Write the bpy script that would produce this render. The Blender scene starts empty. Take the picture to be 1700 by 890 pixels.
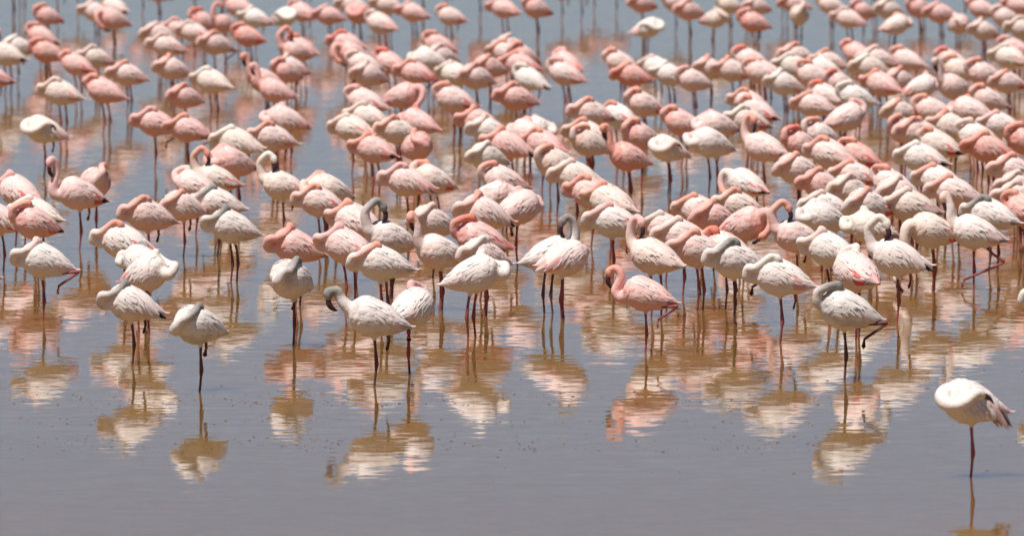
import bpy, bmesh, math, random
import numpy as np
from mathutils import Vector, Matrix

R = math.radians
scene = bpy.context.scene
COL = scene.collection

# ------------------------------------------------------------------ camera
# photo pixels 1700 x 890; horizon lies above the frame (long lens looking down on a lake)
FPX, CAM_H, HORIZON_Y, CX, CY = 16000.0, 4.2, -490.0, 850.0, 445.0
PITCH = math.atan((CY - HORIZON_Y) / FPX)
cam_data = bpy.data.cameras.new('camera')
cam = bpy.data.objects.new('camera', cam_data)
COL.objects.link(cam)
cam.location = (0, 0, CAM_H)
cam.rotation_euler = (math.pi / 2 - PITCH, 0, 0)
cam_data.sensor_width = 36.0
cam_data.lens = FPX / 1700.0 * 36.0
cam_data.clip_start = 1.0
cam_data.clip_end = 20000.0
cam_data.dof.use_dof = True
cam_data.dof.focus_distance = 62.0
cam_data.dof.aperture_fstop = 5.6
scene.camera = cam

# ------------------------------------------------------------------ sky, sun, exposure
SUN_EL, SUN_AZ = R(67), R(-140)          # azimuth clockwise from +Y
world = bpy.data.worlds.new('World')
scene.world = world
world.use_nodes = True
wn, wl = world.node_tree.nodes, world.node_tree.links
wn.clear()
w_out = wn.new('ShaderNodeOutputWorld')
w_bg = wn.new('ShaderNodeBackground')
w_sky = wn.new('ShaderNodeTexSky')
w_sky.sky_type = 'NISHITA'
w_sky.sun_disc = False
w_sky.sun_elevation = SUN_EL
w_sky.sun_rotation = SUN_AZ
w_sky.air_density = 0.42
w_sky.dust_density = 0.6
w_sky.ozone_density = 0.0
w_bg.inputs['Strength'].default_value = 0.074
wl.new(w_sky.outputs['Color'], w_bg.inputs['Color'])
wl.new(w_bg.outputs['Background'], w_out.inputs['Surface'])

sun_data = bpy.data.lights.new('sun', 'SUN')
sun_data.energy = 4.9
sun_data.angle = R(0.53)
sun_data.color = (1.0, 0.95, 0.89)
sun = bpy.data.objects.new('sun', sun_data)
COL.objects.link(sun)
sd = Vector((math.sin(SUN_AZ) * math.cos(SUN_EL), math.cos(SUN_AZ) * math.cos(SUN_EL), math.sin(SUN_EL)))
sun.rotation_euler = sd.to_track_quat('Z', 'Y').to_euler()
sun.location = (0, 40, 60)

vs = scene.view_settings
vs.view_transform = 'Standard'
vs.look = 'None'
vs.exposure = 0.12
vs.gamma = 1.0
vs.use_curve_mapping = False


def at(px, py, z):
    """photo pixel -> point on the level plane at height z"""
    cx, cy = (px - CX) / FPX, (CY - py) / FPX
    d = Vector((cx, math.cos(PITCH) + cy * math.sin(PITCH), -math.sin(PITCH) + cy * math.cos(PITCH)))
    t = (z - CAM_H) / d.z
    return Vector((0, 0, CAM_H)) + d * t


# ------------------------------------------------------------------ materials
def new_mat(name):
    m = bpy.data.materials.new(name)
    m.use_nodes = True
    nt = m.node_tree
    b = nt.nodes['Principled BSDF']
    return m, nt, b


def N(nt, t, **kw):
    n = nt.nodes.new(t)
    for k, v in kw.items():
        setattr(n, k, v)
    return n


def mix(nt, fac, a, b, mode='MIX'):
    n = nt.nodes.new('ShaderNodeMix')
    n.data_type = 'RGBA'
    n.blend_type = mode
    n.clamp_factor = True
    for sock, v in ((n.inputs[0], fac), (n.inputs[6], a), (n.inputs[7], b)):
        if isinstance(v, (int, float)):
            sock.default_value = v
        elif isinstance(v, tuple):
            sock.default_value = (*v, 1.0)
        else:
            nt.links.new(v, sock)
    return n.outputs[2]


def math_n(nt, op, a, b=0.0, c=0.0):
    n = nt.nodes.new('ShaderNodeMath')
    n.operation = op
    for i, v in enumerate((a, b, c)):
        if isinstance(v, (int, float)):
            n.inputs[i].default_value = v
        else:
            nt.links.new(v, n.inputs[i])
    return n.outputs[0]


def ramp01(nt, v, lo, hi):
    n = nt.nodes.new('ShaderNodeMapRange')
    n.interpolation_type = 'SMOOTHSTEP'
    nt.links.new(v, n.inputs[0])
    n.inputs[1].default_value = lo
    n.inputs[2].default_value = hi
    return n.outputs[0]


def plumage_material():
    m, nt, b = new_mat('plumage')
    L = nt.links
    mask = N(nt, 'ShaderNodeAttribute', attribute_name='mask')
    sep = N(nt, 'ShaderNodeSeparateColor')
    L.new(mask.outputs['Color'], sep.inputs[0])
    plum = N(nt, 'ShaderNodeAttribute', attribute_type='OBJECT', attribute_name='plumage')
    neck = N(nt, 'ShaderNodeAttribute', attribute_type='OBJECT', attribute_name='neck_tint')
    leg = N(nt, 'ShaderNodeAttribute', attribute_type='OBJECT', attribute_name='leg_tint')
    geo = N(nt, 'ShaderNodeTexCoord')
    info = N(nt, 'ShaderNodeObjectInfo')
    off = N(nt, 'ShaderNodeVectorMath', operation='ADD')
    sc = N(nt, 'ShaderNodeVectorMath', operation='SCALE')
    L.new(info.outputs['Random'], sc.inputs[0])
    sc.inputs['Scale'].default_value = 37.0
    L.new(geo.outputs['Object'], off.inputs[0])
    L.new(sc.outputs[0], off.inputs[1])
    big = N(nt, 'ShaderNodeTexNoise')
    big.inputs['Scale'].default_value = 9.0
    big.inputs['Detail'].default_value = 3.0
    L.new(off.outputs[0], big.inputs['Vector'])
    # fine barbs: stretched along the body
    mp = N(nt, 'ShaderNodeMapping')
    mp.inputs['Scale'].default_value = (45, 130, 130)
    L.new(off.outputs[0], mp.inputs['Vector'])
    fine = N(nt, 'ShaderNodeTexNoise')
    fine.inputs['Scale'].default_value = 1.0
    fine.inputs['Detail'].default_value = 2.0
    L.new(mp.outputs[0], fine.inputs['Vector'])
    # body: patches flushed with the neck colour
    flush = math_n(nt, 'MULTIPLY', ramp01(nt, big.outputs['Fac'], 0.42, 0.72), 0.45)
    col = mix(nt, flush, plum.outputs['Color'], neck.outputs['Color'])
    col = mix(nt, ramp01(nt, sep.outputs[0], 0.05, 0.95), col, neck.outputs['Color'])
    col = mix(nt, math_n(nt, 'MULTIPLY', ramp01(nt, fine.outputs['Fac'], 0.35, 0.7), 0.16), col, (0.85, 0.78, 0.72))
    legc = mix(nt, ramp01(nt, big.outputs['Fac'], 0.44, 0.72), leg.outputs['Color'], (0.13, 0.048, 0.045))
    col = mix(nt, sep.outputs[1], col, legc)
    L.new(col, b.inputs['Base Color'])
    b.inputs['Roughness'].default_value = 0.75
    b.inputs['Specular IOR Level'].default_value = 0.2
    bump = N(nt, 'ShaderNodeBump')
    bump.inputs['Strength'].default_value = 0.55
    bump.inputs['Distance'].default_value = 0.006
    L.new(fine.outputs['Fac'], bump.inputs['Height'])
    L.new(bump.outputs[0], b.inputs['Normal'])
    return m


def feather_material():
    """mask.r = tone, mask.g = crimson, mask.b = black vane"""
    m, nt, b = new_mat('feathers')
    L = nt.links
    mask = N(nt, 'ShaderNodeAttribute', attribute_name='mask')
    sep = N(nt, 'ShaderNodeSeparateColor')
    L.new(mask.outputs['Color'], sep.inputs[0])
    plum = N(nt, 'ShaderNodeAttribute', attribute_type='OBJECT', attribute_name='plumage')
    neck = N(nt, 'ShaderNodeAttribute', attribute_type='OBJECT', attribute_name='neck_tint')
    red = N(nt, 'ShaderNodeAttribute', attribute_type='OBJECT', attribute_name='red_amount')
    col = mix(nt, math_n(nt, 'MULTIPLY', sep.outputs[0], 0.45), plum.outputs['Color'], (0.86, 0.80, 0.75))
    col = mix(nt, math_n(nt, 'MULTIPLY', math_n(nt, 'SUBTRACT', 0.6, sep.outputs[0]), 0.7), col, neck.outputs['Color'])
    col = mix(nt, math_n(nt, 'MULTIPLY', sep.outputs[1], red.outputs['Fac']), col, (0.70, 0.075, 0.075))
    blk = N(nt, 'ShaderNodeAttribute', attribute_type='OBJECT', attribute_name='black_amount')
    col = mix(nt, math_n(nt, 'MULTIPLY', sep.outputs[2], blk.outputs['Fac']), col, (0.028, 0.02, 0.02))
    L.new(col, b.inputs['Base Color'])
    b.inputs['Roughness'].default_value = 0.6
    b.inputs['Specular IOR Level'].default_value = 0.25
    return m


def water_material():
    m, nt, b = new_mat('lake_water')
    L = nt.links
    g = N(nt, 'ShaderNodeNewGeometry')

    def slope(scale, amp, detail=2.0, stretch=(1, 1, 1), off=(0, 0, 0)):
        mp = N(nt, 'ShaderNodeMapping')
        mp.inputs['Scale'].default_value = stretch
        mp.inputs['Location'].default_value = off
        L.new(g.outputs['Position'], mp.inputs['Vector'])
        n = N(nt, 'ShaderNodeTexNoise')
        n.inputs['Scale'].default_value = scale
        n.inputs['Detail'].default_value = detail
        L.new(mp.outputs[0], n.inputs['Vector'])
        s = N(nt, 'ShaderNodeVectorMath', operation='SUBTRACT')
        L.new(n.outputs['Color'], s.inputs[0])
        s.inputs[1].default_value = (0.5, 0.5, 0.5)
        k = N(nt, 'ShaderNodeVectorMath', operation='SCALE')
        L.new(s.outputs[0], k.inputs[0])
        if isinstance(amp, float):
            k.inputs['Scale'].default_value = amp
        else:
            L.new(amp, k.inputs['Scale'])
        return k.outputs[0]

    # breeze patches: ruffled among the flock, calmer on the open water in front
    mp = N(nt, 'ShaderNodeMapping')
    mp.inputs['Scale'].default_value = (0.35, 0.12, 1)
    L.new(g.outputs['Position'], mp.inputs['Vector'])
    patch = N(nt, 'ShaderNodeTexNoise')
    patch.inputs['Scale'].default_value = 1.0
    patch.inputs['Detail'].default_value = 3.0
    L.new(mp.outputs[0], patch.inputs['Vector'])
    amp = N(nt, 'ShaderNodeMapRange')
    L.new(patch.outputs['Fac'], amp.inputs[0])
    amp.inputs[1].default_value = 0.3
    amp.inputs[2].default_value = 0.7
    amp.inputs[3].default_value = 0.012
    amp.inputs[4].default_value = 0.036
    s1 = slope(7.0, amp.outputs[0], 3.0, (0.6, 1.0, 1))
    s2 = slope(16.0, 0.022, 1.0, (0.6, 1, 1), (7, 3, 0))
    s3 = slope(0.9, 0.004, 1.0, (1, 1, 1), (2, 9, 0))
    a1 = N(nt, 'ShaderNodeVectorMath', operation='ADD')
    a2 = N(nt, 'ShaderNodeVectorMath', operation='ADD')
    L.new(s1, a1.inputs[0]); L.new(s2, a1.inputs[1])
    L.new(a1.outputs[0], a2.inputs[0]); L.new(s3, a2.inputs[1])
    # the open water in front of the flock lies in the lull
    sx = N(nt, 'ShaderNodeSeparateXYZ')
    L.new(g.outputs['Position'], sx.inputs[0])
    lull = N(nt, 'ShaderNodeMapRange')
    L.new(sx.outputs['Y'], lull.inputs[0])
    for i_, v_ in ((1, 50.0), (2, 68.0), (3, 0.65), (4, 1.15)):
        lull.inputs[i_].default_value = v_
    a3 = N(nt, 'ShaderNodeVectorMath', operation='SCALE')
    L.new(a2.outputs[0], a3.inputs[0])
    L.new(lull.outputs[0], a3.inputs['Scale'])
    mul = N(nt, 'ShaderNodeVectorMath', operation='MULTIPLY')
    L.new(a3.outputs[0], mul.inputs[0]); mul.inputs[1].default_value = (1, 1, 0)
    add = N(nt, 'ShaderNodeVectorMath', operation='ADD')
    L.new(mul.outputs[0], add.inputs[0]); add.inputs[1].default_value = (0, 0, 1)
    nrm = N(nt, 'ShaderNodeVectorMath', operation='NORMALIZE')
    L.new(add.outputs[0], nrm.inputs[0])
    L.new(nrm.outputs[0], b.inputs['Normal'])
    mud = N(nt, 'ShaderNodeTexNoise')
    mud.inputs['Scale'].default_value = 0.25
    mud.inputs['Detail'].default_value = 4.0
    L.new(g.outputs['Position'], mud.inputs['Vector'])
    L.new(mix(nt, mud.outputs['Fac'], (0.245, 0.139, 0.041), (0.196, 0.111, 0.033)), b.inputs['Base Color'])
    b.inputs['Roughness'].default_value = 0.03
    b.inputs['IOR'].default_value = 1.333
    b.subsurface_method = 'BURLEY'
    b.inputs['Subsurface Weight'].default_value = 1.0
    b.inputs['Subsurface Radius'].default_value = (1.0, 0.7, 0.4)
    b.inputs['Subsurface Scale'].default_value = 0.8
    return m


def plain_material(name, color, rough=0.5, var=0.3):
    m, nt, b = new_mat(name)
    tc = N(nt, 'ShaderNodeTexCoord')
    n = N(nt, 'ShaderNodeTexNoise')
    n.inputs['Scale'].default_value = 30.0
    nt.links.new(tc.outputs['Object'], n.inputs['Vector'])
    dark = tuple(c * (1 - var) for c in color)
    nt.links.new(mix(nt, n.outputs['Fac'], dark, color), b.inputs['Base Color'])
    b.inputs['Roughness'].default_value = rough
    return m


def bill_material():
    m, nt, b = new_mat('bill_horn')
    mask = N(nt, 'ShaderNodeAttribute', attribute_name='mask')
    sep = N(nt, 'ShaderNodeSeparateColor')
    nt.links.new(mask.outputs['Color'], sep.inputs[0])
    nt.links.new(mix(nt, sep.outputs[0], (0.075, 0.018, 0.02), (0.014, 0.008, 0.009)), b.inputs['Base Color'])
    b.inputs['Roughness'].default_value = 0.4
    return m


MAT = dict(plumage=plumage_material(), feathers=feather_material(), water=water_material(),
           bill=bill_material(), eye=plain_material('eye_amber', (0.35, 0.08, 0.02), 0.15),
           mud=plain_material('lake_mud', (0.16, 0.10, 0.05), 0.9),
           fleck=plain_material('drifting_fleck', (0.10, 0.08, 0.06), 0.8),
           down=plain_material('down_feather', (0.8, 0.72, 0.68), 0.8, 0.1))

# ------------------------------------------------------------------ the lake
def sheet(name, z, size, mat):
    me = bpy.data.meshes.new(name)
    me.from_pydata([(-size, -200, z), (size, -200, z), (size, 2 * size, z), (-size, 2 * size, z)], [], [(0, 1, 2, 3)])
    me.materials.append(mat)
    o = bpy.data.objects.new(name, me)
    COL.objects.link(o)
    o['kind'] = 'structure'
    return o


BED_Z = -0.10
sheet('lake_bed', BED_Z, 6000, MAT['mud'])
lake = sheet('lake_water', 0.0, 6000, MAT['water'])
lake['label'] = 'shallow brown lake water with soft ripples and bird reflections'

# ------------------------------------------------------------------ flamingo geometry
# bird frame: +X forward (breast), +Y its left, +Z up; torso centre at TC above the water
TC = 0.42
ST = np.array([  # x, top, bottom, half width (relative to torso centre)
    (-0.300, -0.066, -0.074, 0.006),
    (-0.265, -0.040, -0.082, 0.028),
    (-0.210, -0.004, -0.096, 0.053),
    (-0.150, 0.036, -0.107, 0.074),
    (-0.080, 0.068, -0.110, 0.088),
    (0.000, 0.097, -0.117, 0.100),
    (0.070, 0.106, -0.110, 0.101),
    (0.130, 0.096, -0.088, 0.088),
    (0.175, 0.070, -0.055, 0.064),
    (0.200, 0.040, -0.022, 0.036),
    (0.208, 0.015, 0.004, 0.010)])
XS = 0.76                       # plump, short trunk
ST[:, 0] *= XS
ST[:, 1:3] *= 1.12
ST[:, 3] *= 1.12


def hermite(xs, ys, x):
    d = np.gradient(ys, xs)
    x = np.clip(x, xs[0], xs[-1])
    i = np.clip(np.searchsorted(xs, x) - 1, 0, len(xs) - 2)
    h = xs[i + 1] - xs[i]
    t = (x - xs[i]) / h
    return ((1 + 2 * t) * (1 - t) ** 2 * ys[i] + t * (1 - t) ** 2 * h * d[i]
            + t * t * (3 - 2 * t) * ys[i + 1] + t * t * (t - 1) * h * d[i + 1])


def station(x):
    return tuple(float(hermite(ST[:, 0], ST[:, k], np.array(x))) for k in (1, 2, 3))


def torso_point(x, th, off=0.0):
    zt, zb, w = station(x)
    zc, hh = (zt + zb) / 2, max((zt - zb) / 2, 0.003)
    w = max(w, 0.004)
    y, z = w * math.cos(th), hh * math.sin(th)
    n = Vector((0, math.cos(th) / w, math.sin(th) / hh)).normalized()
    return Vector((x, y + n.y * off, zc + z + n.z * off))


def catmull(P, n):
    P = np.asarray(P, float)
    ext = np.vstack([2 * P[0] - P[1], P, 2 * P[-1] - P[-2]])
    out = []
    seg = len(P) - 1
    for q in np.linspace(0, seg, n):
        i = min(int(q), seg - 1)
        t = q - i
        a, b, c, d = ext[i:i + 4]
        out.append(0.5 * (2 * b + (c - a) * t + (2 * a - 5 * b + 4 * c - d) * t * t + (3 * b - a - 3 * c + d) * t ** 3))
    return np.array(out)


def tube(verts, faces, pts, rads, sides=10, squash=None):
    """closed tube along pts; returns the vertex index range"""
    base = len(verts)
    pts = [Vector(p) for p in pts]
    up = Vector((0, 1, 0.03)).normalized()
    for i, p in enumerate(pts):
        t = (pts[min(i + 1, len(pts) - 1)] - pts[max(i - 1, 0)]).normalized()
        s = (up - t * up.dot(t))
        if s.length < 1e-4:
            s = Vector((1, 0, 0)) - t * t.x
        s.normalize()
        up = s
        q = t.cross(s)
        for k in range(sides):
            a = 2 * math.pi * k / sides
            f = 1.0 if squash is None else squash
            verts.append(p + (s * math.cos(a) * f + q * math.sin(a)) * rads[i])
    n = len(pts)
    for i in range(n - 1):
        for k in range(sides):
            k2 = (k + 1) % sides
            faces.append((base + i * sides + k, base + i * sides + k2, base + (i + 1) * sides + k2, base + (i + 1) * sides + k))
    faces.append(tuple(base + k for k in range(sides))[::-1])
    faces.append(tuple(base + (n - 1) * sides + k for k in range(sides)))
    return base, len(verts)


# neck poses: points from the breast to the nape, head direction and bill tip (relative to torso centre)
NECK = {
    # asleep, neck folded in a loop before the breast, head laid on the back
    's': ([(0.08, 0, 0.0), (0.165, 0.0, -0.006), (0.222, 0.010, -0.012), (0.256, 0.030, 0.010), (0.236, 0.054, 0.040),
           (0.178, 0.072, 0.048), (0.118, 0.072, 0.074), (0.066, 0.060, 0.104)], (0.026, 0.048, 0.114), (-0.045, 0.032, 0.052)),
    # asleep, neck standing closer to the breast, head high on the back
    'h': ([(0.08, 0, 0.02), (0.150, 0.0, 0.015), (0.198, 0.012, 0.036), (0.214, 0.024, 0.080), (0.188, 0.034, 0.106),
           (0.140, 0.042, 0.122)], (0.096, 0.042, 0.126), (0.020, 0.030, 0.060)),
    # neck lifted, bill hanging down to the breast
    'd': ([(0.09, 0, 0.02), (0.155, 0.0, 0.045), (0.195, 0.0, 0.095), (0.203, 0.0, 0.150), (0.212, 0.0, 0.205),
           (0.238, 0.0, 0.243)], (0.280, 0.004, 0.238), (0.262, 0.010, 0.138)),
    # neck arched up and back, bill working on the shoulder
    'c': ([(0.09, 0, 0.02), (0.160, 0.0, 0.045), (0.200, 0.0, 0.100), (0.196, 0.004, 0.160), (0.168, 0.012, 0.212),
           (0.122, 0.022, 0.234)], (0.080, 0.034, 0.218), (0.052, 0.052, 0.116)),
    # alert, S-shaped neck carried in front
    'a': ([(0.08, 0, 0.0), (0.160, 0.0, -0.018), (0.222, 0.0, -0.022), (0.256, 0.0, 0.015), (0.232, 0.0, 0.062),
           (0.210, 0.0, 0.104), (0.226, 0.0, 0.146), (0.266, 0.0, 0.164)], (0.306, 0.0, 0.152), (0.336, 0.0, 0.060)),
    # neck held upright, bill pointing down
    'u': ([(0.08, 0, 0.0), (0.160, 0.0, -0.012), (0.222, 0.0, 0.000), (0.240, 0.0, 0.050), (0.212, 0.0, 0.105),
           (0.200, 0.0, 0.160), (0.214, 0.004, 0.215), (0.240, 0.010, 0.240)], (0.268, 0.020, 0.232), (0.285, 0.035, 0.130)),
    # neck bowed low, bill against the breast
    'b': ([(0.09, 0, 0.02), (0.160, 0.0, 0.042), (0.208, 0.0, 0.075), (0.232, 0.0, 0.118), (0.262, 0.0, 0.150)],
          (0.302, 0.004, 0.142), (0.296, 0.010, 0.040)),
    # feeding, bill at the water
    'e': ([(0.09, 0, 0.02), (0.165, 0.0, 0.030), (0.232, 0.0, 0.020), (0.262, 0.0, -0.050), (0.242, 0.0, -0.135),
           (0.232, 0.0, -0.210), (0.268, 0.0, -0.262), (0.312, 0.0, -0.272)], (0.346, 0.0, -0.300), (0.322, 0.0, -0.400)),
    # preening under the wing, neck wrapped round the side
    'g': ([(0.08, 0, 0.03), (0.150, 0.010, 0.040), (0.205, 0.045, 0.025), (0.200, 0.092, -0.005), (0.145, 0.124, -0.014),
           (0.080, 0.134, 0.004), (0.030, 0.128, 0.032)], (-0.010, 0.112, 0.040), (-0.080, 0.090, 0.020)),
    # bent forward and down, bill in the belly feathers
    'p': ([(0.09, 0, 0.03), (0.160, 0.004, 0.058), (0.222, 0.012, 0.070), (0.266, 0.026, 0.042), (0.270, 0.044, -0.012),
           (0.248, 0.058, -0.052)], (0.222, 0.066, -0.082), (0.148, 0.076, -0.128)),
}


def jit(pts, rnd, amt):
    n = len(pts)
    out = []
    for i, p in enumerate(pts):
        k = amt * min(1.0, i / 3.0)
        out.append(tuple(c + rnd.uniform(-k, k) for c in p))
    return out


def build_body(pose, leg, seed):
    """one continuous mesh: torso, neck, head (fused) and legs; plus where the bill goes"""
    rnd = random.Random(f'{pose}{seed}')
    pts, head, tip = NECK[pose]
    sq = lambda p: (p[0] * 0.82, p[1] * 1.05, p[2] * 1.07)
    pts, head, tip = [sq(p) for p in pts], sq(head), sq(tip)
    amt = 0.0 if seed == 0 else 0.010
    pts = jit(pts, rnd, amt)
    dh = Vector([rnd.uniform(-amt, amt) * 1.2 for _ in range(3)]) + Vector((rnd.uniform(-0.025, 0.02), 0, 0)) * (seed > 0)
    head, tip = Vector(head) + dh, Vector(tip) + dh
    tilt = rnd.uniform(-0.05, 0.10) if seed else 0.03
    verts, faces = [], []
    xs = np.concatenate([np.linspace(-0.298, 0.16, 26), [0.18, 0.195, 0.204, 0.2075]]) * XS
    sides = 24
    for x in xs:
        for k in range(sides):
            verts.append(torso_point(float(x), 2 * math.pi * k / sides))
    for i in range(len(xs) - 1):
        for k in range(sides):
            k2 = (k + 1) % sides
            faces.append((i * sides + k, (i + 1) * sides + k, (i + 1) * sides + k2, i * sides + k2))
    faces.append(tuple(range(sides)))
    faces.append(tuple((len(xs) - 1) * sides + k for k in range(sides))[::-1])
    line = catmull(pts + [tuple(head)], 44)
    t = np.linspace(0, 1, 44)
    rad = np.interp(t, [0, 0.15, 0.32, 0.6, 0.88, 1.0], [0.052, 0.046, 0.033, 0.0265, 0.0232, 0.0225])
    rad = rad * {'s': 1.06, 'h': 1.08, 'g': 1.30, 'b': 1.2, 'a': 1.2}.get(pose, 1.14)
    tube(verts, faces, line, rad, 12)
    # head: an egg from the nape to the bill root
    hd = (tip - head).normalized()
    nape = Vector(line[-5])
    hp, hr = [], []
    mid = head + hd * 0.014
    for q in np.linspace(-1, 1, 9):
        c = (nape.lerp(head, 0.5) if q < 0 else mid)
        hp.append(mid + hd * (0.039 * q))
        hr.append(max(0.005, 0.0320 * math.sqrt(max(0, 1 - (q * 0.93) ** 2)) * (1.0 - 0.13 * max(q, 0))))
    tube(verts, faces, hp, hr, 12, 0.86)
    # feathered thighs
    legs = LEGS[leg]
    for th in legs['thigh']:
        p = catmull(th, 8)
        tube(verts, faces, p, np.interp(np.linspace(0, 1, 8), [0, .4, 1], [0.045, 0.036, 0.010]), 10, 0.8)
    me = bpy.data.meshes.new('tmp')
    me.from_pydata([tuple(v) for v in verts], [], faces)
    o = bpy.data.objects.new('tmp', me)
    COL.objects.link(o)
    rm = o.modifiers.new('r', 'REMESH')
    rm.mode = 'VOXEL'
    rm.voxel_size = 0.0062
    rm.use_smooth_shade = True
    sm = o.modifiers.new('s', 'SMOOTH')
    sm.factor = 0.5
    sm.iterations = 6
    dg = bpy.context.evaluated_depsgraph_get()
    ev = o.evaluated_get(dg)
    m2 = ev.to_mesh()
    nv = len(m2.vertices)
    co = np.empty(nv * 3)
    m2.vertices.foreach_get('co', co)
    co = co.reshape(-1, 3)
    nor = np.empty(nv * 3)
    m2.vertices.foreach_get('normal', nor)
    nor = nor.reshape(-1, 3)
    fs = [tuple(p.vertices) for p in m2.polygons]
    ev.to_mesh_clear()
    bpy.data.objects.remove(o)
    bpy.data.meshes.remove(me)
    # downy, uneven surface: low clumps
    nr = np.random.RandomState(7 + seed)
    disp = np.zeros(nv)
    for wl_, am in ((0.060, 0.0022), (0.034, 0.0016), (0.020, 0.0010)):
        for _ in range(4):
            am_ = am * 0.35
            k = nr.normal(size=3)
            k *= 2 * math.pi / wl_ / np.linalg.norm(k)
            disp += am_ * np.sin(co @ k + nr.uniform(0, 6.3))
    dn = (np.linalg.norm(co[:, None, :] - line[None, 8:, :], axis=2) - rad[None, 8:]).min(1)
    disp *= 0.2 + 0.8 * np.clip((dn - 0.004) / 0.02, 0, 1)
    co = co + nor * disp[:, None]
    # neck mask from the distance to the neck line
    full = np.vstack([line, [tuple(head + hd * 0.03)]])
    par = np.append(t, 1.05)
    d = np.linalg.norm(co[:, None, :] - full[None, :, :], axis=2)
    d = d - np.append(rad, 0.026)[None, :]
    j = d.argmin(1)
    near = d.min(1)
    mask = np.zeros((nv, 4)); mask[:, 3] = 1
    mask[:, 0] = np.clip((par[j] - 0.25) / 0.70, 0, 1) ** 1.3 * np.clip(1 - (near - 0.004) / 0.016, 0, 1)
    # tilt of the trunk about the hips (legs stay upright)
    ct, stt = math.cos(tilt), math.sin(tilt)
    rot = lambda a: np.column_stack([a[:, 0] * ct + a[:, 2] * stt, a[:, 1], -a[:, 0] * stt + a[:, 2] * ct])
    rot2 = lambda v: Vector((v.x * ct + v.z * stt, v.y, -v.x * stt + v.z * ct))
    co = rot(co)
    verts = [Vector(v) for v in co]
    faces = list(fs)
    n0 = len(verts)
    for lp, lr in legs['bones']:
        q = []
        for k, p in enumerate(lp):
            v = Vector(p)
            q.append(rot2(v) if k == 0 else v)
        n = 4 * (len(q) - 1) + 1
        rr = np.interp(np.linspace(0, len(q) - 1, n), range(len(q)), lr)
        pp = [q[min(int(s), len(q) - 2)].lerp(q[min(int(s), len(q) - 2) + 1], s - min(int(s), len(q) - 2)) for s in np.linspace(0, len(q) - 1, n)]
        tube(verts, faces, pp, rr, 8)
    for fp in legs['feet']:
        foot(verts, faces, Vector(fp[0]), Vector(fp[1]))
    m = np.zeros((len(verts) - n0, 4)); m[:, 1] = 1; m[:, 3] = 1
    mask = np.vstack([mask, m])
    verts = [v + Vector((0, 0, TC - BED_Z)) for v in verts]
    me = bpy.data.meshes.new('body')
    me.from_pydata([tuple(v) for v in verts], [], faces)
    at_ = me.color_attributes.new('mask', 'FLOAT_COLOR', 'POINT')
    at_.data.foreach_set('color', mask.astype(np.float32).ravel())
    me.polygons.foreach_set('use_smooth', [True] * len(me.polygons))
    me.materials.append(MAT['plumage'])
    up = Vector((0, 0, TC - BED_Z))
    return dict(mesh=me, tilt=tilt, head=rot2(head) + up, dir=rot2(hd), nape=rot2(nape) + up)


def foot(verts, faces, a, d):
    """webbed foot: three toes joined by a web, a = ankle end, d = toe direction"""
    d = d.normalized()
    s = d.cross(Vector((0.02, 0.05, 1))).normalized()
    if s.length < 0.5:
        s = Vector((0, 1, 0))
    n = s.cross(d).normalized()
    base = len(verts)
    L = 0.062
    k = 1.0 if abs(d.z) < 0.3 else 0.5           # toes spread on the bed, closed when hanging
    top = [a, a + d * L * 0.85 + s * 0.030 * k, a + d * L * 0.62 + s * 0.012, a + d * L, a + d * L * 0.62 - s * 0.012, a + d * L * 0.85 - s * 0.030 * k]
    for v in top:
        verts.append(v + n * 0.006)
    for v in top:
        verts.append(v - n * 0.005)
    faces.append(tuple(base + k for k in range(6)))
    faces.append(tuple(base + 6 + k for k in range(6))[::-1])
    for k in range(6):
        faces.append((base + k, base + (k + 1) % 6, base + 6 + (k + 1) % 6, base + 6 + k))


G = BED_Z - TC + 0.004          # lake bed in the torso frame
LR = [0.0105, 0.0078, 0.0135, 0.0076, 0.0072]


def stand(y, x=0.0, ax=-0.02, fx=0.0):
    bones = ([(x, y, -0.13), (x + (ax - x) * 0.6, y * 0.9, -0.20), (ax, y * 0.85, -0.292), (ax + 0.004, y * 0.85, -0.33), (fx, y * 0.8, G + 0.004)], LR)
    return [(x, y, -0.05), (x, y, -0.10), (x, y, -0.155)], bones, ((fx - 0.006, y * 0.8, G + 0.004), (1, 0, -0.02))


def legset(*parts, extra=()):
    d = dict(thigh=[], bones=[], feet=[])
    for th, b, f in parts:
        if th: d['thigh'].append(th)
        if b: d['bones'].append(b)
        if f: d['feet'].append(f)
    return d


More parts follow.
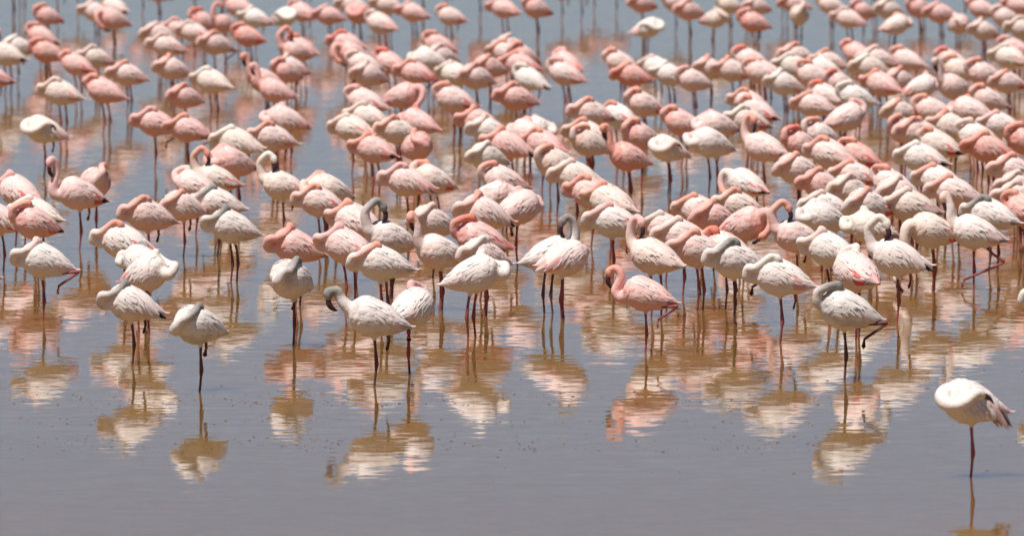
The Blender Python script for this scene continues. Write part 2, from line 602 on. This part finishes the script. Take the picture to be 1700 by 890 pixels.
LEGS = {
    '0': legset(stand(0.012, 0.0, -0.016, 0.004)),
    # one leg down, the other drawn up with its foot hanging under the belly
    '1': legset(stand(0.018, 0.0, -0.018, 0.006),
                (None, ([(-0.080, -0.030, -0.08), (-0.092, -0.030, -0.125), (-0.096, -0.030, -0.165)], [0.010, 0.010, 0.009]), ((-0.096, -0.030, -0.155), (0.25, 0, -1)))),
    '2': legset(stand(0.030, 0.012, -0.008, 0.014), stand(-0.034, -0.030, -0.052, -0.036)),
    # one leg down, the other folded back past the tail
    '3': legset(stand(-0.010, 0.008, -0.006, 0.010),
                ([(-0.02, 0.045, -0.05), (-0.07, 0.048, -0.085), (-0.13, 0.048, -0.095)],
                 ([(-0.10, 0.048, -0.092), (-0.16, 0.050, -0.096), (-0.236, 0.052, -0.086), (-0.230, 0.052, -0.098), (-0.100, 0.052, -0.185)],
                  [0.010, 0.0085, 0.0125, 0.009, 0.0085]), ((-0.102, 0.052, -0.180), (0.10, 0, -1)))),
    # walking: the rear leg bent, its foot swung forward
    '4': legset(stand(-0.02, 0.010, 0.000, 0.004),
                ([(-0.02, 0.035, -0.05), (-0.05, 0.035, -0.09), (-0.085, 0.035, -0.135)],
                 ([(-0.07, 0.035, -0.115), (-0.13, 0.038, -0.165), (-0.205, 0.040, -0.215), (-0.19, 0.040, -0.232), (0.075, 0.040, -0.345)],
                  [0.0105, 0.0085, 0.013, 0.009, 0.009]), ((0.070, 0.040, -0.342), (0.35, 0, -1)))),
}


def mesh_mirror(me, name):
    m = me.copy()
    m.name = name
    co = np.empty(len(m.vertices) * 3)
    m.vertices.foreach_get('co', co)
    co[1::3] *= -1
    m.vertices.foreach_set('co', co)
    m.flip_normals()
    m.update()
    return m


# ---- wings: overlapping feathers laid over the flank
def feather_set(specs, rnd, droop=0.0):
    verts, faces, mask = [], [], []
    T = (0.0, 0.2, 0.45, 0.7, 0.9, 1.0)
    F = (0.55, 0.92, 1.0, 0.86, 0.52, 0.14)
    for (x0, th0, L, w, sweep, lift0, lift1, tone, red, black) in specs:
        base = len(verts)
        for t, f in zip(T, F):
            x = (x0 - L * t) * XS
            th = th0 + sweep * t
            zt, zb, hw = station(x)
            r = max(0.018, math.sqrt(max(hw, 0.008) * max((zt - zb) / 2, 0.008)))
            dth = min(1.2, 0.5 * w * f / r)
            lift = lift0 + (lift1 - lift0) * t
            dz = -droop * t * t * L
            for s, cam_ in ((-1, 0.0), (0, 0.0028), (1, 0.0)):
                p = torso_point(x, th + s * dth, lift + cam_)
                if x < -0.30 * XS:
                    p.x = x
                p.z += dz
                verts.append(p)
                bl = black if t > 0.25 else black * 0.5
                mask.append((tone, red, bl, 1))
        for i in range(len(T) - 1):
            for k in range(2):
                a = base + i * 3 + k
                faces.append((a, a + 1, a + 4, a + 3))
    return verts, faces, mask


def feather_mesh(name, specs, rnd, tilt_up=True, droop=0.0):
    v, f, m = feather_set(specs, rnd, droop)
    me = bpy.data.meshes.new(name)
    me.from_pydata([tuple(p) for p in v], [], f)
    a = me.color_attributes.new('mask', 'FLOAT_COLOR', 'POINT')
    a.data.foreach_set('color', np.array(m, np.float32).ravel())
    me.polygons.foreach_set('use_smooth', [True] * len(me.polygons))
    me.materials.append(MAT['feathers'])
    return me


def wing_specs(seed):
    rnd = random.Random(100 + seed)
    ruf = (0.7, 1.1, 1.8, 2.6)[seed % 4]
    out = []
    # lesser coverts and mantle, front rows overlap the rear ones
    for r, x0 in enumerate(np.arange(-0.130, 0.125, 0.028)):
        hi, lo = R(84), R(-24)
        th = hi - (r % 2) * 0.11
        while th > lo:
            zt, zb, hw = station(float(x0) * XS)
            rr = math.sqrt(hw * (zt - zb) / 2)
            w = rnd.uniform(0.024, 0.032)
            L = rnd.uniform(0.055, 0.080)
            low = th < R(2)
            redw = 0.0
            if low and x0 < 0.03:
                redw = rnd.choice((0.0, 0.1, 0.3))
            out.append((float(x0) + rnd.uniform(-0.008, 0.008), th, L, w, rnd.uniform(-0.10, 0.16) - 0.06, 0.001,
                        rnd.uniform(0.004, 0.008) * ruf, rnd.uniform(0.15, 1.0), redw, 0.0))
            th -= 0.019 / max(rr, 0.02) * rnd.uniform(0.9, 1.15)
    # long scapulars and tertials falling over the rump
    for k in range(12):
        th = R(82) - k * R(8.0)
        out.append((rnd.uniform(-0.10, -0.03), th, rnd.uniform(0.13, 0.185), rnd.uniform(0.022, 0.030), rnd.uniform(-0.1, 0.12), 0.004,
                    rnd.uniform(0.008, 0.014) * ruf, rnd.uniform(0.35, 1.0), 0.8 if k in (8, 9) else 0.05, 0.0))
    # loose pale plumes along the edge of the scapulars
    for k in range(22):
        out.append((rnd.uniform(-0.09, 0.07), rnd.uniform(R(-2), R(62)), rnd.uniform(0.06, 0.10), rnd.uniform(0.012, 0.020), rnd.uniform(-0.40, -0.05), 0.004,
                    rnd.uniform(0.009, 0.017) * (0.6 + 0.4 * ruf), rnd.uniform(0.8, 1.0), 0.0, 0.0))
    return out


def flight_specs(seed):
    rnd = random.Random(200 + seed)
    out = []
    for k in range(6):
        th = R(26) - k * R(11)
        out.append((rnd.uniform(-0.16, -0.13), th, rnd.uniform(0.13, 0.165), 0.020, rnd.uniform(0.0, 0.25), 0.002, 0.006, 0.3, 0.3 * (k < 2), 1.0 if k > 1 else 0.5))
    for k in range(4):
        out.append((rnd.uniform(-0.13, -0.09), R(-8) - k * R(9), rnd.uniform(0.09, 0.12), 0.020, 0.1, 0.003, 0.007, 0.4, 0.9, 0.0))
    return out


def tail_specs(seed):
    rnd = random.Random(300 + seed)
    out = []
    for k in range(7):
        out.append((-0.215, R(90) + (k - 3) * R(24), rnd.uniform(0.095, 0.125), 0.026, 0.0, 0.0, 0.002, rnd.uniform(0.2, 0.7), 0.75 if k in (0, 1, 5, 6) else 0.3, 0.0))
    return out


WINGS, FLIGHTS, TAILS = {}, {}, {}
for sd_ in range(4):
    rn = random.Random(sd_)
    dr = (0.0, 0.06, 0.22, 0.55)[sd_]
    WINGS[sd_, 0] = feather_mesh('wing', wing_specs(sd_), rn, droop=dr)
    FLIGHTS[sd_, 0] = feather_mesh('flight_feathers', flight_specs(sd_), rn, droop=dr)
    TAILS[sd_] = feather_mesh('tail', tail_specs(sd_), rn)
    WINGS[sd_, 1] = mesh_mirror(WINGS[sd_, 0], 'wing')
    FLIGHTS[sd_, 1] = mesh_mirror(FLIGHTS[sd_, 0], 'flight_feathers')


def bill_mesh():
    """bent-down bill along +X from the face, deep at the kink"""
    v, f = [], []
    p = catmull([(0, 0, 0), (0.022, 0, 0.001), (0.045, 0, -0.006), (0.066, 0, -0.026), (0.076, 0, -0.046)], 13)
    r = np.interp(np.linspace(0, 1, 13), [0, .25, .55, .8, 1], [0.0165, 0.0180, 0.0170, 0.0120, 0.0045])
    tube(v, f, p, r, 10, 0.72)
    me = bpy.data.meshes.new('bill')
    me.from_pydata([tuple(q) for q in v], [], f)
    a = me.color_attributes.new('mask', 'FLOAT_COLOR', 'POINT')
    m = np.ones((len(v), 4), np.float32)
    m[:, 0] = np.clip([(q.x - 0.02) / 0.03 for q in v], 0, 1)
    a.data.foreach_set('color', m.ravel())
    me.polygons.foreach_set('use_smooth', [True] * len(me.polygons))
    me.materials.append(MAT['bill'])
    return me


def eye_mesh():
    bm = bmesh.new()
    bmesh.ops.create_icosphere(bm, subdivisions=1, radius=0.0048)
    me = bpy.data.meshes.new('eye')
    bm.to_mesh(me); bm.free()
    me.materials.append(MAT['eye'])
    return me


BILL, EYE = bill_mesh(), eye_mesh()
BODY = {}


def get_body(pose, leg, seed, mirror):
    k = (pose, leg, seed, 0)
    if k not in BODY:
        BODY[k] = build_body(pose, leg, seed)
    if not mirror:
        return BODY[k]
    km = (pose, leg, seed, 1)
    if km not in BODY:
        b = BODY[k]
        fl = lambda v: Vector((v.x, -v.y, v.z))
        BODY[km] = dict(mesh=mesh_mirror(b['mesh'], 'body'), tilt=b['tilt'], head=fl(b['head']), dir=fl(b['dir']), nape=fl(b['nape']))
    return BODY[km]


PLUM = {'W': (0.81, 0.705, 0.66), 'C': (0.79, 0.64, 0.555), 'P': (0.81, 0.575, 0.535), 'K': (0.80, 0.43, 0.395), 'S': (0.77, 0.32, 0.265)}
NECKC = {'w': (0.79, 0.71, 0.63), 'l': (0.78, 0.56, 0.49), 'p': (0.80, 0.42, 0.39), 'o': (0.79, 0.34, 0.255), 'r': (0.78, 0.19, 0.13), 'g': (0.23, 0.22, 0.205)}
DEFN = {'W': 'w', 'C': 'l', 'P': 'l', 'K': 'p', 'S': 'o'}
FACE = {'L': 180, 'R': 0, 'A': 90, 'T': 270}
COLW = {'W': 'white', 'C': 'cream', 'P': 'pale pink', 'K': 'pink', 'S': 'deep salmon'}
NECKW = {'w': 'white-necked', 'l': 'buff-necked', 'p': 'pink-necked', 'o': 'orange-necked', 'r': 'red-headed', 'g': 'grey-necked'}
POSEW = {'s': 'asleep with looped neck', 'h': 'dozing with raised nape', 'd': 'hanging its bill down', 'c': 'arching back to preen',
         'a': 'raising its neck', 'u': 'holding its neck upright', 'b': 'bowing its head', 'e': 'feeding', 'g': 'preening under its wing', 'p': 'preening its belly'}
POSEA = {'s': 'sleeping', 'h': 'dozing', 'd': 'upright', 'c': 'preening', 'a': 'alert', 'u': 'alert', 'b': 'bowing', 'e': 'feeding', 'g': 'preening', 'p': 'preening'}
LEGW = {'0': 'on one leg', '1': 'on one leg', '2': 'on two legs', '3': 'with one leg folded', '4': 'in mid-stride'}


def add(name, mesh, parent, props, loc=(0, 0, 0), rot=(0, 0, 0)):
    o = bpy.data.objects.new(name, mesh)
    COL.objects.link(o)
    o.parent = parent
    o.location = loc
    o.rotation_euler = rot
    for k, v in props.items():
        o[k] = v
    return o


def flamingo(px, py, pose, face, colour, neckc, leg, rnd, label=None, dyaw=None, scale=None, shaggy=False):
    far_side = pose.isupper()
    pose = pose.lower()
    p = at(px, py, TC)
    rj = rnd.uniform(-36, 36)
    yaw = FACE[face] + (rj if dyaw is None else dyaw)
    right = math.cos(R(yaw)) > 0.2
    mirror = right ^ far_side
    seed = rnd.choice((0, 1, 2, 3)) if pose in 'sh' else rnd.choice((0, 1))
    b = get_body(pose, leg, seed, mirror)
    root = bpy.data.objects.new('flamingo', None)
    root.empty_display_size = 0.1
    COL.objects.link(root)
    root.location = (p.x, p.y, BED_Z)
    root.rotation_euler = (0, 0, R(yaw))
    s = rnd.uniform(0.95, 1.06) if scale is None else scale
    root.scale = (s, s * rnd.uniform(0.97, 1.08), s)
    v = [rnd.uniform(0.95, 1.04) for _ in range(2)]
    c = PLUM[colour]
    n = NECKC[neckc]
    wob = rnd.uniform(-0.06, 0.06)
    props = dict(plumage=[min(0.86, c[0] * v[0]), c[1] * v[0] * (1 + wob), c[2] * v[0] * (1 + wob)],
                 neck_tint=[n[0] * v[1], n[1] * v[1] * (1 - wob), n[2] * v[1] * (1 - wob)],
                 leg_tint=[0.16, 0.07, 0.065] if neckc == 'g' else [0.36, 0.095, 0.085],
                 red_amount=rnd.choice((0.2, 0.6, 1.0, 1.0)) if neckc != 'g' else 0.2,
                 black_amount=rnd.choice((0.05, 0.3, 0.6, 1.0)))
    add('body', b['mesh'], root, props)
    ws = rnd.choice((0, 0, 1, 1, 2))
    if pose == 'g':
        ws = 2
    if shaggy:
        ws = 3
        props['black_amount'] = 1.0
    up = (0, 0, TC - BED_Z)
    for side in (0, 1):
        w = add('wing', WINGS[ws, side], root, props, up, (0, b['tilt'], 0))
        add('flight_feathers', FLIGHTS[ws, side], w, props)
    add('tail', TAILS[ws], root, props, up, (0, b['tilt'], 0))
    # bill at the face, kinked towards the throat
    hd = b['dir'].normalized()
    fwd = hd
    side = None
    nape = (b['nape'] - b['head']).normalized()
    zax = -(nape - fwd * nape.dot(fwd))
    if zax.length < 1e-3:
        zax = Vector((0, 0, 1))
    zax = zax.normalized()
    yax = zax.cross(fwd).normalized()
    m = Matrix((fwd, yax, zax)).transposed().to_4x4()
    m.translation = b['head'] + hd * 0.042
    bl = add('bill', BILL, root, {})
    bl.matrix_local = m
    if py > 380:
        for sy in (-1, 1):
            add('eye', EYE, root, {}, b['head'] + hd * 0.024 + yax * (0.0195 * sy) + zax * 0.007)
    root['category'] = 'flamingo'
    root['group'] = 'flamingos resting in the shallow lake'
    if not label:
        zone = 'far off' if py < 150 else ('mid-flock' if py < 330 else LEGW[leg])
        label = f'{COLW[colour]} {NECKW[neckc]} flamingo {POSEW[pose]} {zone}'
        if right:
            label = label.replace(' flamingo', ' backward-facing flamingo', 1)
    root['label'] = label
    return root


BIRDS = """
# ---- beyond the top edge: only legs and bellies show
20 -22 s L K
34 -26 h L P
95 -20 s L K
128 -24 h L P
190 -34 s L K
236 -26 h L K
262 -16 s L K
322 -18 h L S
370 -30 s L P
505 -24 h L P
560 -22 s L K
620 -24 s L K
700 -26 h L P
740 -26 s L K
795 -20 h L K
932 -18 s L K
964 -16 h L P
985 -30 s L K
1022 -26 h L K
1240 -18 h L P
1300 -20 s L K
1450 -18 h L K
1530 -22 s L K
1600 -20 h L P
1660 -24 s L K
# ---- far crowd, left
78 22 h L K o
68 54 h L K o
77 84 h L S o 2
187 33 p L K o 2
190 10 h L P
158 17 s L P
28 76 s L W
10 92 c L C o
-14 126 s L K
127 102 h L K o
158 90 s L C l
211 121 s L P o
285 112 s L P o
101 155 s L C l
173 152 h L K o
306 155 s L K o
352 135 s L C w 2
357 74 s L P o 3
296 46 s L K
262 58 s L P l
276 76 s L P
336 32 h L K r
322 50 s L P
372 34 c L K o
396 12 h L K o
424 27 s L W
411 57 h L S o
440 134 d L K o 2
# ---- far crowd, centre left
472 26 g R W w
502 18 h L K
545 22 s L K
585 8 s L P
596 24 g L K r
632 40 h L P
643 8 s L P
685 17 s L K
748 22 h L P o
836 13 s L K
488 86 c L K o
500 74 h L K r
456 145 d L K p 2
474 114 h L K o
482 106 s L P
575 70 s L K r
584 90 p L K o 2
611 124 s L P
603 103 h L P
648 101 h L K r
689 119 s L K o 3
728 72 h L K o
732 91 s L P
712 98 S L W
607 171 h L P p
668 160 p R K p
754 168 h L P o 2
757 123 s L C w
789 130 s L P o
811 112 s L K o
842 88 s L P o
862 108 s L K o
855 164 s L K o
474 197 S L P p
452 227 s L P o
585 212 s L C l
610 193 s L C l
658 212 s L C o
694 199 S L K r
795 201 s L K o
811 214 s L W l
# ---- far crowd, centre right
890 14 h L K
1065 5 s L K
1120 2 h L P
1143 18 s L K
1187 25 s R C l
1210 3 h L C
1256 6 s L P
1250 36 h L S p
1076 42 g R W w 2
846 76 s L P
868 96 h L K o
880 127 h L W
940 98 H L K p
938 121 h L P p 2
1030 100 h L P o
1047 122 s L S o
1090 105 s L W l
1112 119 s L W
1150 128 h L P p
1178 108 s L P o
1215 114 s L P o
1245 100 h L P r
1262 116 h L P o
1068 171 h L P o
980 190 s L P o
1026 186 s L W o
975 217 s L C o
881 216 S R W p
1132 201 h L K o
1190 207 S L P p
1243 163 s L P o
1258 180 h L P o
1240 200 s L C w
# ---- far crowd, right
1327 23 h T C l
1318 4 s L K
1378 4 h L P
1408 28 s L P
1431 12 h L K
1475 16 s L C
1488 38 S R C o
1525 14 h L K
1560 22 s L K
1592 36 s T P
1632 46 s L P
1630 12 h L K
1668 26 h L P
1690 8 s L K
1698 48 s L C
1685 80 h L K
1423 83 h L K o 2
1506 96 h L P o
1375 98 s L P o
1322 93 s L P o
1272 114 h L P o
1318 112 s L C w
1301 135 s L W
1368 108 S L W
1350 127 h L P o
1392 134 h L P r
1442 112 s L C w
1456 100 s L P
1464 140 s L K o
1493 128 s L P o
1530 138 S R W p
1583 145 d L P l 2
1580 95 h L P r
1594 116 h L C o
1672 130 s L P o
1632 124 h L P o
1676 97 s L C w
1640 161 h L P o
1610 182 S L P r
1420 158 h L W
1372 152 h L P r
1350 172 s L P o
1405 198 H R P p 2
1493 180 s L C o
1548 180 h L P o
1500 210 h L K o
1578 208 s L C o
1530 218 s L P o
1660 203 s L W p
# ---- middle, left
72 215 g L+10 C w 1
258 204 s L+0 K p 3 | pink flamingo asleep on one leg, the other folded, overlapping a rosier neighbour
312 210 s L K o 3
393 238 s L C w
385 273 S L K
357 290 c L C o 2 | cream flamingo with arched neck and black bill preening over a sleeper's back
323 301 H L P
302 335 s L+30 P o 1
360 333 s L W g 1
384 372 s L+5 W g 2 | white flamingo with grey head on its back, two dark legs apart
244 357 s L+15 P o 1
130 324 u L+20 P p 1 | pale pink flamingo with upright neck turning its dark bill forward
157 303 H T P o 1
30 317 s L P p 2
60 350 s L C w 2
56 366 h L K o 2
-4 357 s L P w 2
# ---- middle, centre
468 302 c L+0 C w 1 | cream flamingo with a tall arched neck, head bowed over its shoulder
530 328 s L+0 P o 2
545 315 S L C o 2
620 243 s L K o 2
692 243 s T K o 2
675 300 s L P p 1
718 292 H L C o 2
808 256 s L C w 2
842 243 s L K o 2
834 298 h L P o 2
818 319 S R P p 1
802 357 s L P o 1
862 348 S R P p 1
716 366 s L P l 1
592 372 s L P o 1
# ---- middle, right
903 237 s L K o 2
876 219 S L P p 1
977 233 h L C o 2
1042 258 d L+25 S o 2 | deep salmon flamingo with orange raised neck, standing tall over sleepers
1062 228 h L K o 2
1108 240 g L+25 W l 2
1180 240 S L W p 2
1268 247 c L P o 1
922 275 h L C o 1
955 293 s L C l 1
982 320 s L K o 1
1014 338 s L C o 1
1018 368 s L+0 W p 3 | white flamingo with pink streaked wing and bright red raised leg
1238 297 p L W o 1
1225 335 s L C o 1
1182 355 s L K o 1
1162 343 s L P o 1
1237 373 p R K o 1 | pink flamingo facing against the flock, curving its neck down to its tail
1105 372 s L P l 1
1132 394 s L P l 1
1360 220 h L W o 2
1326 240 h L K r 2
1425 252 h L S o 2
1378 257 s L P o 2
1322 282 s L P o 2
1362 298 s L K o 2
1418 287 s L P o 2
1410 316 s L C l 2
1370 336 s L W l 2
1368 357 S L W w 2
1440 345 s L W o 2
1445 372 S L C w 2
1320 385 c L P o 1 | flamingo with salmon arched neck and black bill in its crimson wing
1530 264 s L W w 2
1482 302 h L P o 2
1490 325 s L P l 2
1512 344 s L C l 2
1558 294 s L W o 2
1582 318 s L P o 2
1560 238 h L C o 2
1518 222 s L P o 2
1640 247 s L S o 2
1622 228 h L W l 2
1702 232 h L S o 2
1682 282 s L P o 2
1690 303 s L P l 2
1692 328 s L P l 2
1704 350 h L S o 2
1645 357 s L W g 2
# ---- near edge of the flock
1618 385 d L+0 W l 4 | white flamingo wading in mid-stride with its bill held to its breast
1546 385 e L C l 2 | cream flamingo lowering its neck to feed beside the wading bird
72 430 s L+5 W l 3 | white flamingo on one leg, its other leg folded out past its tail
205 402 s L W o 1
238 428 S L W g 2
243 450 S R W w 2 | white flamingo facing against the flock, overlapping another white sleeper
218 496 s L+5 W g 1 | white flamingo with pale grey neck standing before two white birds
328 536 s L+42 W g 1 | small white flamingo with dark grey folded neck, one foot hanging
483 468 s L+62 W g 1 *1.05 | round off-white flamingo with folded grey neck standing alone on one leg
620 528 b L+5 W g 1 | white flamingo with grey hanging head and maroon bill, leading the flock
684 511 H R+58 W p 1 | white flamingo turned away, tucked close behind the grey-headed bird
632 437 s L+5 W o 2
788 456 S R+0 W w 2 | white flamingo facing against the flock, pink-tipped tail, grey head sunk in feathers
490 408 s L K o 2
576 410 s L P p 2
645 398 c L W g 2 | white flamingo with arched grey neck and hooked bill between sleeping birds
728 415 d L W o 2 | white flamingo with orange curved neck and large black-tipped bill
796 400 h L K r 1
802 424 s L P w 2
938 428 G R+30 P w 2 | pale pink flamingo with a red wing patch, preening beneath its wing
915 420 c R W g 2 | white flamingo with grey bent head, overlapped by a pink preening bird
1072 477 a L-12 K o 3 *0.93 | salmon flamingo with S-shaped neck and one leg bent up behind
1085 425 c L C p 2 | flamingo with tall pink neck and ragged cream wings behind the salmon bird
1158 414 s L P o 2
1208 412 h L C r 2
1220 436 s L+15 W g 3 | white flamingo with long grey folded neck on slanting legs
1295 464 s L-10 W w 1 | white flamingo on one leg with tapering wings, beside the grey-necked sleeper
1421 456 H L-55 P w 2 *1.06 | pale pink ball-shaped flamingo seen from behind
1488 432 c L+0 W w 1 | white flamingo with arched neck, black bill and red wing fleck
1404 519 h L+10 W g 3 | white flamingo with grey nape, on one leg before the ball-shaped bird
1378 413 s L W l 2
1748 497 s L W w 1
-52 446 s L K o 1
1610 665 g L+14 W w 0 ~ *1.0 | fluffy white flamingo standing alone on one leg, preening in open water
"""
rnd = random.Random(11)
flock = []
for row in BIRDS.strip().splitlines():
    if row.startswith('#'):
        continue
    row, _, lab = row.partition('|')
    f = row.split()
    nk, lg, sc, shag = DEFN[f[4]], None, None, False
    for extra in f[5:]:
        if extra.isdigit():
            lg = extra
        elif extra == '~':
            shag = True
        elif extra[0] == '*':
            sc = float(extra[1:])
        else:
            nk = extra
    if lg is None:
        lg = rnd.choice('1222') if int(f[1]) < 330 else rnd.choice('112')
    turn = float(f[3][1:]) if len(f[3]) > 1 else None
    o = flamingo(int(f[0]), int(f[1]), f[2], f[3][0], f[4], nk, lg, rnd, lab.strip() or None, turn, sc, shag)
    flock.append((int(f[0]), int(f[1]), COLW[f[4]] + ' ' + POSEA[f[2].lower()], o))

# look-alikes are told apart by the bird they stand behind or before
shared = {}
for b in flock:
    shared.setdefault(b[3]['label'], []).append(b)
for lab, bs in shared.items():
    if len(bs) < 2:
        continue
    for x, y, d, o in bs:
        front = [q for q in flock if 6 < q[1] - y < 60 and abs(q[0] - x) < 45]
        back = [q for q in flock if 6 < y - q[1] < 60 and abs(q[0] - x) < 45]
        near = min(front or back, key=lambda q: abs(q[0] - x) + abs(q[1] - y), default=None)
        if near:
            o['label'] = f"{lab}, {'behind' if front else 'before'} {near[2]} one"


# ------------------------------------------------------------------ drifting specks on the open water
def flecks():
    r = random.Random(5)
    verts, faces = [], []
    for i in range(900):
        if i < 760:
            line = r.choice((672, 655, 664, 700, 733, 745))
            x, y = r.gauss(r.choice((90, 200, 420, 520, 760, 900, 1180, 1330)), 70), r.gauss(line, 4)
        else:
            x, y = r.uniform(0, 1700), r.uniform(600, 800)
        c = at(x, y, 0.0)
        s = r.uniform(0.0015, 0.0045)
        a = r.uniform(-0.4, 0.4)
        L = s * r.uniform(1.0, 3.5)
        h = s * r.uniform(0.3, 1.0)
        base = len(verts)
        for dx, dy, z in ((-L, -s * .5, -.003), (L, -s * .5, -.003), (L, s * .5, -.003), (-L, s * .5, -.003), (-L * .5, 0, h), (L * .6, 0, h * .8)):
            verts.append((c.x + dx * math.cos(a) - dy * math.sin(a), c.y + dx * math.sin(a) + dy * math.cos(a), z))
        faces += [(base, base + 1, base + 5, base + 4), (base + 1, base + 2, base + 5), (base + 2, base + 3, base + 4, base + 5), (base + 3, base, base + 4)]
    me = bpy.data.meshes.new('floating_debris')
    me.from_pydata(verts, [], faces)
    me.materials.append(MAT['fleck'])
    o = bpy.data.objects.new('floating_debris', me)
    COL.objects.link(o)
    o['kind'] = 'stuff'
    o['label'] = 'dark flecks of algae and debris drifting on the open water'
    o['category'] = 'debris'


flecks()
